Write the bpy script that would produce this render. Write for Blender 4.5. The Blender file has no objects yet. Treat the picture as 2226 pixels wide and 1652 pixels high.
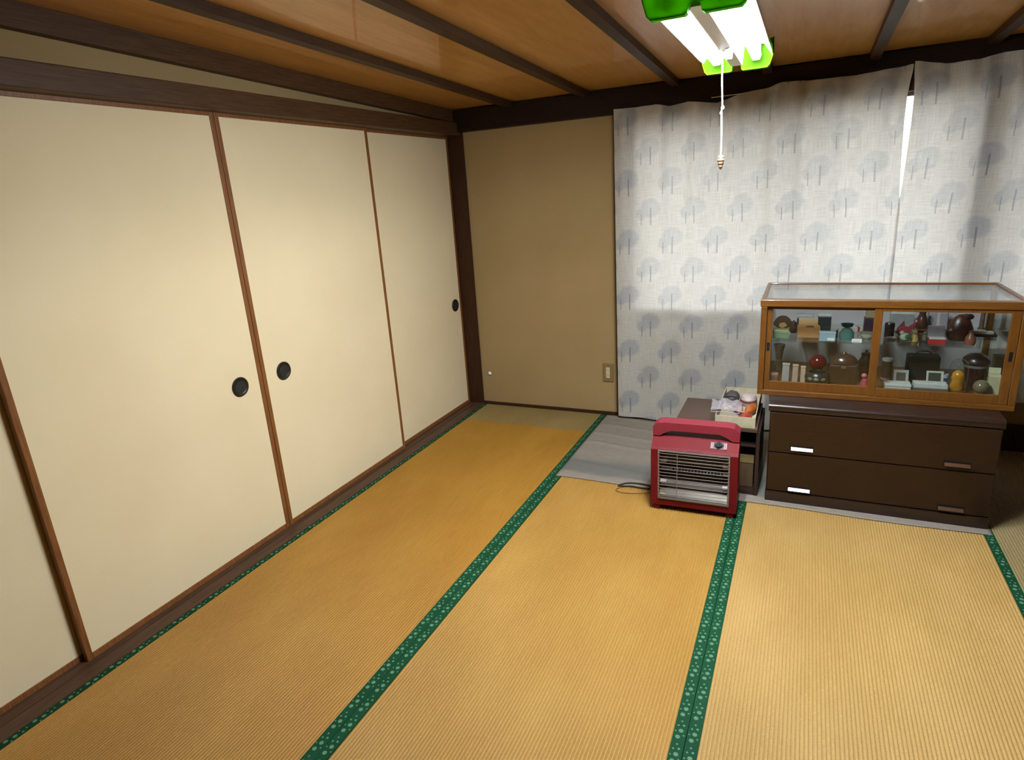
import bpy, bmesh, math, random
from mathutils import Vector, Matrix
random.seed(7)
SC = bpy.context.scene
COL = SC.collection
# ------------------------------------------------------------------ camera, world, exposure
cam_d = bpy.data.cameras.new('camera'); cam = bpy.data.objects.new('camera', cam_d); COL.objects.link(cam)
cam.location = (2.0800, -3.6585, 1.4064)
cam.rotation_euler = (math.radians(73.277), math.radians(3.647), math.radians(24.652))
cam_d.sensor_fit = 'HORIZONTAL'; cam_d.sensor_width = 36.0; cam_d.lens = 1346.34 * 36.0 / 2226.0
cam_d.clip_start = 0.02; cam_d.clip_end = 200
SC.camera = cam
W = bpy.data.worlds.new('overcast_sky'); SC.world = W; W.use_nodes = True
bg = W.node_tree.nodes['Background']; bg.inputs[0].default_value = (0.93, 0.95, 1.0, 1); bg.inputs[1].default_value = 6.8
SC.view_settings.view_transform = 'Standard'; SC.view_settings.look = 'None'
SC.view_settings.exposure = 0.0; SC.view_settings.gamma = 1.0; SC.view_settings.use_curve_mapping = False
LAMP_STRENGTH = 415.0

# ------------------------------------------------------------------ node helpers
def L(r, g, b):
    f = lambda c: (c/255/12.92) if c/255 <= 0.04045 else ((c/255+0.055)/1.055)**2.4
    return (f(r), f(g), f(b), 1.0)
class NT:
    def __init__(s, name):
        s.mat = bpy.data.materials.new(name); s.mat.use_nodes = True
        s.t = s.mat.node_tree; s.n = s.t.nodes; s.b = s.n['Principled BSDF']; s.out = s.n['Material Output']
    def new(s, ty, **kw):
        nd = s.n.new(ty)
        for k, v in kw.items(): setattr(nd, k, v)
        return nd
    def put(s, sock, v):
        if isinstance(v, bpy.types.NodeSocket): s.t.links.new(v, sock)
        elif v is not None: sock.default_value = v
    def m(s, op, a, b=None, c=None, clamp=False):
        nd = s.new('ShaderNodeMath', operation=op); nd.use_clamp = clamp
        s.put(nd.inputs[0], a)
        if b is not None: s.put(nd.inputs[1], b)
        if c is not None: s.put(nd.inputs[2], c)
        return nd.outputs[0]
    def coord(s, kind='Object'): return s.new('ShaderNodeTexCoord').outputs[kind]
    def xyz(s, v):
        nd = s.new('ShaderNodeSeparateXYZ'); s.put(nd.inputs[0], v); return nd.outputs
    def scale(s, v, sc):
        nd = s.new('ShaderNodeMapping'); s.put(nd.inputs[0], v); nd.inputs['Scale'].default_value = sc; return nd.outputs[0]
    def noise(s, v, scale=5, detail=3, rough=.5, dist=0):
        nd = s.new('ShaderNodeTexNoise'); s.put(nd.inputs['Vector'], v)
        nd.inputs['Scale'].default_value = scale; nd.inputs['Detail'].default_value = detail
        nd.inputs['Roughness'].default_value = rough; nd.inputs['Distortion'].default_value = dist
        return nd.outputs[0]
    def ramp(s, f, stops):
        nd = s.new('ShaderNodeValToRGB'); s.put(nd.inputs[0], f); e = nd.color_ramp.elements
        while len(e) < len(stops): e.new(0.5)
        for el, (p, c) in zip(e, stops): el.position = p; el.color = c
        return nd.outputs[0]
    def mix(s, f, a, b, blend='MIX'):
        nd = s.new('ShaderNodeMix', data_type='RGBA', blend_type=blend)
        s.put(nd.inputs[0], f); s.put(nd.inputs[6], a); s.put(nd.inputs[7], b); return nd.outputs[2]
    def sstep(s, v, lo, hi):
        nd = s.new('ShaderNodeMapRange', interpolation_type='SMOOTHSTEP'); s.put(nd.inputs[0], v)
        nd.inputs[1].default_value = lo; nd.inputs[2].default_value = hi; return nd.outputs[0]
    def bump(s, h, strength=.3, dist=.002):
        nd = s.new('ShaderNodeBump'); s.put(nd.inputs['Height'], h)
        nd.inputs['Strength'].default_value = strength; nd.inputs['Distance'].default_value = dist
        s.t.links.new(nd.outputs[0], s.b.inputs['Normal'])
    def fin(s, color=None, rough=.5, metal=0, spec=.5, coat=0):
        s.put(s.b.inputs['Base Color'], color); s.put(s.b.inputs['Roughness'], rough)
        s.b.inputs['Metallic'].default_value = metal; s.b.inputs['Specular IOR Level'].default_value = spec
        s.b.inputs['Coat Weight'].default_value = coat
        return s.mat
ALBEDO = {'fusuma_frame_wood': .8, 'lintel_wood': .55, 'post_wood': .65, 'beam_wood': .65, 'sill_wood': .6, 'ceiling_veneer': .76, 'batten_wood': .62,
          'honey_wood': .55, 'honey_wood_upright': .55, 'dark_lacquered_wood': .55, 'dark_lacquered_wood_trim': .6, 'brown_vinyl_board': .5, 'dark_brown_board': .55,
          'heater_red_enamel': .44, 'heater_handle_plastic': .6, 'beige_plate': .7, 'ivory_socket': .7, 'silver_paint': .42, 'white_ceramic': .8, 'cream_cord': .7, 'shaded_backing_grey': .9}
def sc3(c, k): return (min(1, c[0]*k), min(1, c[1]*k), min(1, c[2]*k), 1)
def plain(name, c, rough=.5, metal=0, var=.12, scale=30, spec=.5, coat=0):
    c = sc3(c, ALBEDO.get(name, 1))
    t = NT(name); f = t.noise(t.coord(), scale, 3)
    return t.fin(t.ramp(f, [(.3, sc3(c, 1-var)), (.7, sc3(c, 1+var))]), rough, metal, spec, coat)
def wood(name, c, c2, sc=(14, 1.2, 14), rough=.4, spec=.5, coat=0, bump=.15, nsc=6):
    c = sc3(c, ALBEDO.get(name, 1)); c2 = sc3(c2, ALBEDO.get(name, 1))
    t = NT(name); v = t.scale(t.coord(), sc)
    f = t.noise(v, nsc, 6, .6, .4); g = t.noise(v, nsc*6, 2)
    f2 = t.m('ADD', t.m('MULTIPLY', f, .8), t.m('MULTIPLY', g, .2))
    t.bump(f2, bump, .001)
    return t.fin(t.ramp(f2, [(.35, c2), (.62, c)]), rough, 0, spec, coat)

# ------------------------------------------------------------------ materials
M = {}
M['paper'] = (lambda t: t.fin(t.ramp(t.noise(t.coord(), 2.2, 4), [(.3, L(220, 202, 160)), (.7, L(226, 209, 168))]), .75, 0, .2))(NT('fusuma_paper'))
M['frame'] = wood('fusuma_frame_wood', L(152, 98, 50), L(110, 66, 30), (40, 40, 1.5), .45, .3)
M['kamoi'] = wood('lintel_wood', L(112, 80, 48), L(84, 56, 30), (30, 1.2, 30), .5, .2)
M['post'] = wood('post_wood', L(80, 48, 26), L(52, 30, 16), (30, 30, 1.2), .45, .2)
M['beamd'] = wood('beam_wood', L(52, 34, 23), L(36, 22, 15), (1.2, 30, 30), .5, .2)
M['sill'] = wood('sill_wood', L(110, 80, 58), L(78, 54, 38), (30, 1.2, 30), .45, .2)
M['wall'] = (lambda t: (t.bump(t.noise(t.coord(), 260, 2), .2, .001), t.fin(t.ramp(t.noise(t.coord(), 1.5, 3), [(.3, L(150, 126, 84)), (.7, L(160, 136, 94))]), .9, 0, .1))[1])(NT('sand_plaster'))
M['ceilbrd'] = wood('ceiling_veneer', L(232, 174, 92), L(216, 154, 74), (9, .9, 9), .34, .5, .5, .03, 4)
M['batten'] = wood('batten_wood', L(88, 62, 40), L(64, 42, 26), (30, 1.2, 30), .45, .2)
M['slab'] = plain('plywood_dark', L(90, 70, 45), .9)
def rush(name, cols, patch=False):
    t = NT(name); co = t.coord(); x, y, z = t.xyz(co)
    fine = t.noise(t.scale(co, (90, 420, 1)), 1, 2)
    big = t.noise(t.scale(co, (2.2, 1.1, 1)), 1, 4, .6)
    f = t.m('ADD', t.m('MULTIPLY', fine, .45), t.m('MULTIPLY', big, .55))
    c = t.ramp(f, [(.36, cols[0]), (.5, cols[1]), (.64, cols[2])])
    if patch:   # unfaded old strip at the far end of the mat, its edge uneven
        e = t.m('ADD', y, t.m('MULTIPLY', t.noise(t.scale(co, (5, 1, 1)), 1, 2), .05))
        c = t.mix(t.sstep(e, -.295, -.285), c, t.ramp(f, [(.36, L(124, 102, 58)), (.64, L(142, 122, 74))]))
    t.bump(t.noise(t.scale(co, (120, 500, 1)), 1, 2), .25, .0008)
    return t.fin(c, .55, 0, .35)
M['rush1'] = rush('rush_weave_tanned_dimmed', [L(142, 98, 27), L(153, 109, 34), L(163, 120, 43)], True)  # tanned mat, also darkened: lamp falloff and vignette put into its colour
M['rush2'] = rush('rush_weave_golden', [L(148, 108, 44), L(160, 121, 53), L(171, 133, 64)])
M['rush3'] = rush('rush_weave_straw', [L(156, 123, 64), L(169, 136, 77), L(180, 148, 89)])
M['rushpale'] = rush('rush_weave_pale', [L(126, 110, 72), L(138, 122, 82), L(148, 132, 94)])
def heri():
    t = NT('green_brocade_border'); co = t.coord('Object'); x, y, z = t.xyz(co)
    P = .078; yy = t.m('MULTIPLY', t.m('FRACT', t.m('ADD', t.m('DIVIDE', y, P), 100)), P)
    tot = None
    for cx, cy, r in [(-.004, .012, .0066), (.0015, .034, .0066), (.0105, .020, .0026), (.006, .053, .0036), (-.008, .050, .0030), (-.001, .066, .0030), (-.012, .030, .0024)]:
        dx = t.m('SUBTRACT', x, cx); dy = t.m('SUBTRACT', yy, cy)
        d = t.m('SQRT', t.m('ADD', t.m('MULTIPLY', dx, dx), t.m('MULTIPLY', dy, dy)))
        k = t.m('SUBTRACT', 1.0, t.sstep(d, r*.75, r*1.1)); tot = k if tot is None else t.m('MAXIMUM', tot, k)
    base = t.ramp(t.noise(t.scale(co, (900, 300, 1)), 1, 1), [(.3, L(8, 50, 28)), (.7, L(14, 62, 36))])
    return t.fin(t.mix(tot, base, L(88, 122, 94)), .75, 0, .1)
M['heri'] = heri()
def curtain_mat():
    t = NT('curtain_tree_print_cloth'); uv = t.coord('UV'); u, v, _ = t.xyz(uv)
    PX, PZ = .2435, .1615
    row = t.m('FLOOR', t.m('DIVIDE', v, PZ)); off = t.m('MULTIPLY', t.m('FLOORED_MODULO', row, 2.0), PX/2)
    lx = t.m('MULTIPLY', t.m('SUBTRACT', t.m('FRACT', t.m('DIVIDE', t.m('ADD', u, off), PX)), .5), PX)
    lz = t.m('MULTIPLY', t.m('FRACT', t.m('DIVIDE', v, PZ)), PZ)
    wob = t.m('MULTIPLY', t.m('SUBTRACT', t.noise(uv, 55, 4, .7), .5), .035)
    def ell(cx, cz, rx, rz, lzz):
        a = t.m('DIVIDE', t.m('SUBTRACT', lx, cx), rx); b = t.m('DIVIDE', t.m('SUBTRACT', lzz, cz), rz)
        d = t.m('SQRT', t.m('ADD', t.m('MULTIPLY', a, a), t.m('MULTIPLY', b, b)))
        return t.m('SUBTRACT', 1.0, t.sstep(t.m('ADD', d, t.m('MULTIPLY', wob, 12)), .74, 1.14))
    def bar(cx, hw, z0, z1):
        a = t.m('SUBTRACT', 1.0, t.sstep(t.m('ABSOLUTE', t.m('SUBTRACT', lx, cx)), hw*.6, hw*1.4))
        return t.m('MULTIPLY', a, t.m('MULTIPLY', t.m('GREATER_THAN', lz, z0), t.m('LESS_THAN', lz, z1)))
    big = ell(.012, .104, .058, .053, lz); small = ell(-.038, .072, .032, .034, lz)
    crown = t.m('MAXIMUM', big, small); tr = t.m('MAXIMUM', bar(.012, .0035, .012, .105), bar(-.038, .0025, .012, .075))
    gr = t.m('MULTIPLY', t.m('MULTIPLY', t.m('SUBTRACT', 1.0, t.sstep(t.m('ABSOLUTE', t.m('SUBTRACT', lz, .013)), .001, .004)),
              t.sstep(t.noise(t.scale(uv, (90, 8, 1)), 1, 2), .5, .6)), .16)
    twig = t.noise(t.scale(uv, (220, 220, 1)), 1, 3, .7)
    slub = t.m('ADD', t.m('MULTIPLY', t.noise(t.scale(uv, (14, 330, 1)), 1, 2), .5), t.m('MULTIPLY', t.noise(t.scale(uv, (420, 10, 1)), 1, 2), .5))
    base = t.ramp(slub, [(.33, L(188, 184, 172)), (.68, L(206, 202, 190))])
    cr = t.ramp(twig, [(.36, L(128, 134, 140)), (.64, L(172, 175, 178))])
    ct = t.mix(t.m('MULTIPLY', tr, .22), t.ramp(slub, [(.36, L(176, 172, 166)), (.62, L(224, 220, 212))]), L(98, 100, 104)); c = t.mix(t.m('MULTIPLY', crown, .64), base, cr); c = t.mix(t.m('MULTIPLY', tr, .75), c, L(116, 118, 122)); c = t.mix(gr, c, L(110, 110, 108))
    dif = t.new('ShaderNodeBsdfDiffuse'); trn = t.new('ShaderNodeBsdfTranslucent'); mx = t.new('ShaderNodeMixShader')
    t.put(dif.inputs[0], c); t.put(trn.inputs[0], ct); mx.inputs[0].default_value = .25
    t.t.links.new(dif.outputs[0], mx.inputs[1]); t.t.links.new(trn.outputs[0], mx.inputs[2]); t.t.links.new(mx.outputs[0], t.out.inputs[0])
    bm_ = t.new('ShaderNodeBump'); t.put(bm_.inputs['Height'], slub); bm_.inputs['Strength'].default_value = .15; bm_.inputs['Distance'].default_value = .001
    t.t.links.new(bm_.outputs[0], dif.inputs['Normal'])
    return t.mat
M['curtain'] = curtain_mat()
def thin_glass(name, tint=(.93, .96, .94, 1), rough=.02, refl=1.0):
    t = NT(name); tr = t.new('ShaderNodeBsdfTransparent'); gl = t.new('ShaderNodeBsdfGlossy'); mx = t.new('ShaderNodeMixShader')
    lw = t.new('ShaderNodeLayerWeight'); lw.inputs[0].default_value = .5
    f5 = t.m('ADD', .04, t.m('MULTIPLY', t.m('POWER', lw.outputs['Facing'], 5.0), .96))
    tr.inputs[0].default_value = tint; gl.inputs[0].default_value = (1, 1, 1, 1); gl.inputs['Roughness'].default_value = rough
    t.put(mx.inputs[0], t.m('MULTIPLY', f5, refl, clamp=True))
    t.t.links.new(tr.outputs[0], mx.inputs[1]); t.t.links.new(gl.outputs[0], mx.inputs[2]); t.t.links.new(mx.outputs[0], t.out.inputs[0])
    return t.mat
M['glass'] = thin_glass('clear_glass')
M['wglass'] = thin_glass('window_glass', (.95, .97, .97, 1))
def film():
    m = thin_glass('clear_plastic_film', (.90, .88, .92, 1), .16, 3.0); nt = m.node_tree
    d = nt.nodes.new('ShaderNodeBsdfDiffuse'); d.inputs[0].default_value = L(206, 198, 208)
    mx = nt.nodes.new('ShaderNodeMixShader'); mx.inputs[0].default_value = .2; out = nt.nodes['Material Output']
    src = out.inputs[0].links[0].from_socket
    nt.links.new(src, mx.inputs[1]); nt.links.new(d.outputs[0], mx.inputs[2]); nt.links.new(mx.outputs[0], out.inputs[0]); return m
M['film'] = film()
M['honey'] = wood('honey_wood', L(140, 90, 30), L(116, 70, 20), (2.5, 22, 22), .35, .5, .2, .06)
M['honeyv'] = wood('honey_wood_upright', L(136, 86, 27), L(112, 67, 18), (22, 22, 2.5), .35, .5, .2, .06)
M['walnut'] = wood('dark_lacquered_wood', L(56, 34, 17), L(46, 27, 14), (2, 14, 14), .32, .3, .05, .03)
M['walnutp'] = wood('dark_lacquered_wood_trim', L(54, 35, 25), L(44, 27, 19), (2, 14, 14), .30, .45, .2, .03)
M['shelfw'] = plain('brown_vinyl_board', L(98, 74, 56), .45, 0, .06, 8)
M['shelfd'] = plain('dark_brown_board', L(56, 34, 26), .45, 0, .08, 8)
M['chrome'] = plain('chrome', L(205, 205, 205), .18, 1, .03)
M['bronze'] = plain('bronze_metal', L(205, 195, 188), .2, 1, .04)
M['steel'] = plain('reflector_steel', L(88, 82, 73), .40, .8, .06, 12)
M['silver'] = plain('silver_paint', L(196, 182, 172), .4, .35, .04)
M['pull'] = plain('blackened_pull_metal', L(52, 48, 42), .35, .6, .1)
M['pulld'] = plain('blackened_pull_dish', L(62, 62, 56), .4, .6, .15)
M['black'] = plain('black_plastic', L(18, 16, 15), .6, 0, .1, 30, .2)
M['hred'] = plain('heater_red_enamel', L(142, 26, 32), .55, 0, .05, 8, .15)
M['hpink'] = plain('heater_handle_plastic', L(160, 50, 64), .5, 0, .05, 8, .3)
M['ceramic'] = plain('white_ceramic', L(225, 222, 214), .3, 0, .03)
M['quartz'] = plain('quartz_tube', L(130, 126, 118), .2, 0, .05)
M['grey'] = plain('shaded_backing_grey', L(164, 156, 158), .7, 0, .06, 6)
M['alu'] = plain('window_aluminium', L(120, 112, 104), .4, .7, .05)
M['white'] = plain('white_enamel', L(232, 232, 228), .35, 0, .02)
M['cord'] = plain('cream_cord', L(226, 220, 205), .7, 0, .05, 200)
M['cordk'] = plain('black_cable', L(30, 24, 20), .5, 0, .1)
M['cordb'] = plain('tan_cable', L(150, 110, 60), .5, 0, .1)
M['bead'] = (lambda t: t.fin(t.ramp(t.m('FRACT', t.m('MULTIPLY', t.xyz(t.coord())[2], 110)), [(.45, L(150, 122, 92)), (.6, L(60, 36, 24))]), .45))(NT('banded_pull_bead'))
M['plate'] = plain('beige_plate', L(146, 122, 78), .4, 0, .03)
M['socket'] = plain('ivory_socket', L(222, 208, 170), .4, 0, .03)
M['tube'] = (lambda t: (t.b.inputs['Emission Color'].__setattr__('default_value', (.93, 1.0, 1.09, 1)), t.b.inputs['Emission Strength'].__setattr__('default_value', LAMP_STRENGTH), t.fin((.9, .9, .9, 1), .3))[2])(NT('fluorescent_tube_lit'))
def green_cap():
    t = NT('translucent_green_plastic'); trn = t.new('ShaderNodeBsdfTranslucent'); mx = t.new('ShaderNodeMixShader')
    c = t.ramp(t.noise(t.coord(), 20, 2), [(.3, L(64, 112, 4)), (.7, L(72, 122, 6))]); t.fin(c, .6, 0, .05)
    t.put(trn.inputs[0], c); mx.inputs[0].default_value = .6
    t.t.links.new(t.b.outputs[0], mx.inputs[1]); t.t.links.new(trn.outputs[0], mx.inputs[2]); t.t.links.new(mx.outputs[0], t.out.inputs[0]); return t.mat
M['cap'] = green_cap()
def rug_mat():
    t = NT('grey_cloth_mat'); co = t.coord(); x, y, z = t.xyz(co)
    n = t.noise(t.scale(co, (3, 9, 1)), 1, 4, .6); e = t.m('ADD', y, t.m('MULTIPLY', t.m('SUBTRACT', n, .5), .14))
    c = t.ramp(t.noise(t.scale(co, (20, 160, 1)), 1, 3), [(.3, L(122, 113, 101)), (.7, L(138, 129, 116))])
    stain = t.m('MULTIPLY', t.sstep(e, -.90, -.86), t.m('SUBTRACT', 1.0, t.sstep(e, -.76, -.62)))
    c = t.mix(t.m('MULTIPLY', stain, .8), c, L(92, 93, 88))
    t.bump(t.noise(t.scale(co, (300, 300, 1)), 1, 2), .2, .001)
    return t.fin(c, .85, 0, .15)
M['rug'] = rug_mat()
_pc = {}
def pc(r, g, b, rough=.45, metal=0, var=.08):
    k = (r, g, b, rough, metal, var)
    if k not in _pc: _pc[k] = plain('tone_%d_%d_%d_%d' % (r, g, b, int(rough*100)), sc3(L(r, g, b), .62), rough, metal, var, 40)
    return _pc[k]

# ------------------------------------------------------------------ geometry helpers
def new(): return bmesh.new()
def bx(bm, x0, x1, y0, y1, z0, z1, bev=0, seg=2):
    vs = [bm.verts.new((x, y, z)) for x in (x0, x1) for y in (y0, y1) for z in (z0, z1)]
    f = [(0, 1, 3, 2), (4, 6, 7, 5), (0, 4, 5, 1), (2, 3, 7, 6), (0, 2, 6, 4), (1, 5, 7, 3)]
    fs = [bm.faces.new([vs[i] for i in q]) for q in f]
    if bev:
        es = list({e for q in fs for e in q.edges}); bmesh.ops.bevel(bm, geom=es, offset=bev, segments=seg, affect='EDGES', profile=.5)
    return bm
def box(x0, x1, y0, y1, z0, z1, bev=0, seg=2): return bx(new(), x0, x1, y0, y1, z0, z1, bev, seg)
def prism(bm, pts, axis, a0, a1):
    """polygon pts (2-D) extruded along axis from a0 to a1; axis 'y': pts are (x,z); 'x': (y,z); 'z': (x,y)"""
    def P(p, a): return {'y': (p[0], a, p[1]), 'x': (a, p[0], p[1]), 'z': (p[0], p[1], a)}[axis]
    A = [bm.verts.new(P(p, a0)) for p in pts]; B = [bm.verts.new(P(p, a1)) for p in pts]; n = len(pts)
    bm.faces.new(A); bm.faces.new(B[::-1])
    for i in range(n): bm.faces.new((A[i], B[i], B[(i+1) % n], A[(i+1) % n]))
    bmesh.ops.recalc_face_normals(bm, faces=bm.faces[:]); return bm
def tube(bm, pts, r, seg=8, closed=False):
    pts = [Vector(p) for p in pts]; n = len(pts); rings = []
    for i, p in enumerate(pts):
        d = (pts[(i+1) % n] - pts[i-1]) if closed else (pts[min(i+1, n-1)] - pts[max(i-1, 0)])
        d.normalize(); a = Vector((0, 0, 1)) if abs(d.z) < .9 else Vector((1, 0, 0))
        s = d.cross(a).normalized(); t = d.cross(s).normalized(); rr = r[i] if isinstance(r, (list, tuple)) else r
        rings.append([bm.verts.new(p + rr*(math.cos(2*math.pi*k/seg)*s + math.sin(2*math.pi*k/seg)*t)) for k in range(seg)])
    m = n if closed else n-1
    for i in range(m):
        A, B = rings[i], rings[(i+1) % n]
        for k in range(seg): bm.faces.new((A[k], A[(k+1) % seg], B[(k+1) % seg], B[k]))
    if not closed: bm.faces.new(rings[0][::-1]); bm.faces.new(rings[-1])
    bmesh.ops.recalc_face_normals(bm, faces=bm.faces[:]); return bm
def lathe(bm, prof, seg=24, sx=1, sy=1, cx=0, cy=0, cz=0):
    rings = []
    for r, z in prof:
        if r < 1e-5: rings.append([bm.verts.new((cx, cy, cz+z))])
        else: rings.append([bm.verts.new((cx+sx*r*math.cos(2*math.pi*k/seg), cy+sy*r*math.sin(2*math.pi*k/seg), cz+z)) for k in range(seg)])
    for A, B in zip(rings, rings[1:]):
        if len(A) == 1 and len(B) == 1: continue
        for k in range(seg):
            k2 = (k+1) % seg
            if len(A) == 1: bm.faces.new((A[0], B[k2], B[k]))
            elif len(B) == 1: bm.faces.new((A[k], A[k2], B[0]))
            else: bm.faces.new((A[k], A[k2], B[k2], B[k]))
    if len(rings[0]) > 1: bm.faces.new(rings[0][::-1])
    if len(rings[-1]) > 1: bm.faces.new(rings[-1])
    bmesh.ops.recalc_face_normals(bm, faces=bm.faces[:]); return bm
def blob(bm, c, r, n=1, jit=0, seed=0):
    rnd = random.Random(seed)
    ret = bmesh.ops.create_icosphere(bm, subdivisions=2+n-1, radius=1)
    for v in ret['verts']:
        k = 1 + jit*(rnd.random()-.5)
        v.co = Vector((c[0]+v.co.x*r[0]*k, c[1]+v.co.y*r[1]*k, c[2]+v.co.z*r[2]*k))
    return bm
def xf(bm, mat): bm.transform(mat); return bm
def rotz(bm, a, c=(0, 0, 0)):
    return xf(bm, Matrix.Translation(c) @ Matrix.Rotation(a, 4, 'Z') @ Matrix.Translation(-Vector(c)))
def obj(name, bm, mat, parent=None, smooth=False, loc=None):
    me = bpy.data.meshes.new(name); bm.to_mesh(me); bm.free()
    o = bpy.data.objects.new(name, me); COL.objects.link(o); me.materials.append(mat)
    if smooth:
        for p in me.polygons: p.use_smooth = True
        try: me.set_sharp_from_angle(angle=math.radians(40))
        except Exception: pass
    if parent: o.parent = parent
    if loc: o.location = loc
    return o
def tag(o, label, cat, group=None):
    o['label'] = label; o['category'] = cat
    if group: o['group'] = group
    return o
def thing(name, label, cat, loc=(0, 0, 0), rz=0, group=None):
    o = bpy.data.objects.new(name, None); COL.objects.link(o); o.location = loc; o.rotation_euler = (0, 0, rz)
    o.empty_display_size = .05; return tag(o, label, cat, group)
def struct(name, bm, mat, label=None, smooth=False):
    o = obj(name, bm, mat, None, smooth); o['kind'] = 'structure'
    if label: o['label'] = label
    return o
def dup(src, parent, loc=None):
    c = src.copy(); COL.objects.link(c); c.parent = parent
    if loc is not None: c.location = loc
    return c

# ------------------------------------------------------------------ room shell
RX, RY = 3.70, -4.55          # right wall, wall behind the camera
def zc(y): return 1.925 - .0335*y      # underside of the sloping ceiling boards
struct('floor', box(-.10, RX, RY, .12, -.10, -.014), M['slab'], 'bare wooden floor under the rush mats')
struct('wall_left', bx(box(-.20, -.15, RY, .12, -.1, 2.2), -.15, .012, RY, .012, 1.852, 2.13), M['wall'], 'olive plaster strip above the sliding doors')
# back wall with two window openings
W1 = (1.120, 2.800, .640, 1.790); W2 = (2.840, 3.60, .640, 1.790)   # wall openings
G1_, G2_, GZ = (1.185, 2.755), (2.885, 3.60), (.715, 1.745)            # clear light between posts, sill and head boards
bm = new()
for a, b, c, d in [(-.15, W1[0], -.1, 2.0), (W1[1], W2[0], -.1, 2.0), (W2[1], RX+.1, -.1, 2.0), (W1[0], W1[1], -.1, W1[2]), (W1[0], W1[1], W1[3], 2.0), (W2[0], W2[1], -.1, W2[2]), (W2[0], W2[1], W2[3], 2.0)]:
    bx(bm, a, b, .015, .12, c, d)
struct('wall_back', bm, M['wall'], 'khaki plaster wall beside the curtain')
struct('wall_right', box(RX, RX+.1, RY, .12, -.1, 2.2), M['post'], 'unseen right wall, made dark to cut fill light')  # unseen wall given dark wood to reduce bounced light
struct('wall_rear', box(-.2, RX+.1, RY-.1, RY, -.1, 2.2), M['post'], 'unseen wall behind the viewer, made dark to cut fill light')  # out of view, darkened so less fill light comes back
# ceiling : slab + boards + battens, sloping down to the window wall
BX = [.437, .905, 1.400, 1.855, 2.315, 2.765, 3.22]
y0, y1 = RY, .015
bm = new(); prism(bm, [(y0, zc(y0)+.012), (y1, zc(y1)+.012), (y1, zc(y1)+.05), (y0, zc(y0)+.05)], 'x', -.15, RX)
ceil = struct('ceiling', bm, M['slab'], 'sloping ceiling of veneer boards with dark battens')
edges = [.02] + BX + [RX]
for i in range(len(edges)-1):
    b = new(); dz = .0015*((i*7) % 3)
    prism(b, [(y0, zc(y0)+dz), (y1, zc(y1)+dz), (y1, zc(y1)+.011), (y0, zc(y0)+.011)], 'x', edges[i]+.001, edges[i+1]-.001)
    o = obj('ceiling_board', b, M['ceilbrd'], ceil)
bat = None
for x in BX:
    if bat is None:
        b = new(); prism(b, [(y0, zc(y0)-.03), (-.039, zc(-.039)-.03), (-.039, zc(-.039)), (y0, zc(y0))], 'x', -.022, .022)
        bat = obj('ceiling_batten', b, M['batten'], ceil, loc=(x, 0, 0))
    else: dup(bat, ceil, (x, 0, 0))
# beams and posts
bm = new(); prism(bm, [(RY, zc(RY)-.072), (-.039, zc(-.039)-.072), (-.039, zc(-.039)-.001), (RY, zc(RY)-.001)], 'x', .0125, .05)
struct('trim_1', bm, M['kamoi'], 'sloping dark beam where ceiling meets left wall')
struct('trim_2', box(-.14, .072, RY, -.001, 1.776, 1.851, .004), M['kamoi'], 'dark lintel rail above the sliding doors')
struct('trim_3', box(-.03, RX, -.038, .014, 1.793, 1.921, .003), M['beamd'], 'dark beam above the curtains')
struct('trim_4', box(-.035, .080, .0, .1, -.0, 1.792, .003), M['post'], 'dark wooden corner post')
bm = new(); prism(bm, [(-.14, -.05), (.088, -.05), (.088, .004), (.028, .004), (.028, .0), (.022, .0), (.022, .004), (-.14, .004)], 'y', RY, -.001)
struct('trim_5', bm, M['sill'], 'wooden sill track under the sliding doors')
struct('trim_6', box(.0805, 1.06, .0, .0145, -.01, .018, .002), M['post'], 'thin dark strip at foot of khaki wall')
struct('trim_7', box(1.062, G1_[0], -.036, .0145, -.01, 1.79, .003), M['post'], 'dark window post behind left curtain edge')
struct('trim_10', box(G1_[1], G2_[0], -.036, .0145, GZ[0]+.0005, 1.7925, .003), M['post'], 'dark post between the two windows')
struct('trim_11', box(G1_[0]+.0005, G1_[1]-.0005, -.034, .0145, GZ[1], 1.7925, .003), M['post'], 'unseen head board added to sharpen light over the wide window')  # hidden casing added to sharpen the lit edge on the curtain
struct('trim_12', box(G2_[0]+.0005, RX-.001, -.034, .0145, GZ[1], 1.7925, .003), M['post'], 'unseen head board added to sharpen light over the second window')  # same added casing, shaping the light of the second window
struct('baseboard_back', box(1.11, RX, .0, .0145, -.01, .14, .002), M['post'], 'dark baseboard under the windows')
struct('trim_8', box(G1_[0]+.0005, RX, -.038, .0145, GZ[0]-.03, GZ[0], .002), M['post'], 'window sill board behind the curtains')
struct('ground', box(-30, 30, .5, 60, -2.7, -2.6), plain('outdoor_ground', L(120, 116, 106), .95), 'unseen grey ground added outside to shape the window light')  # unseen ground added so daylight reaches the curtain mostly from above
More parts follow.
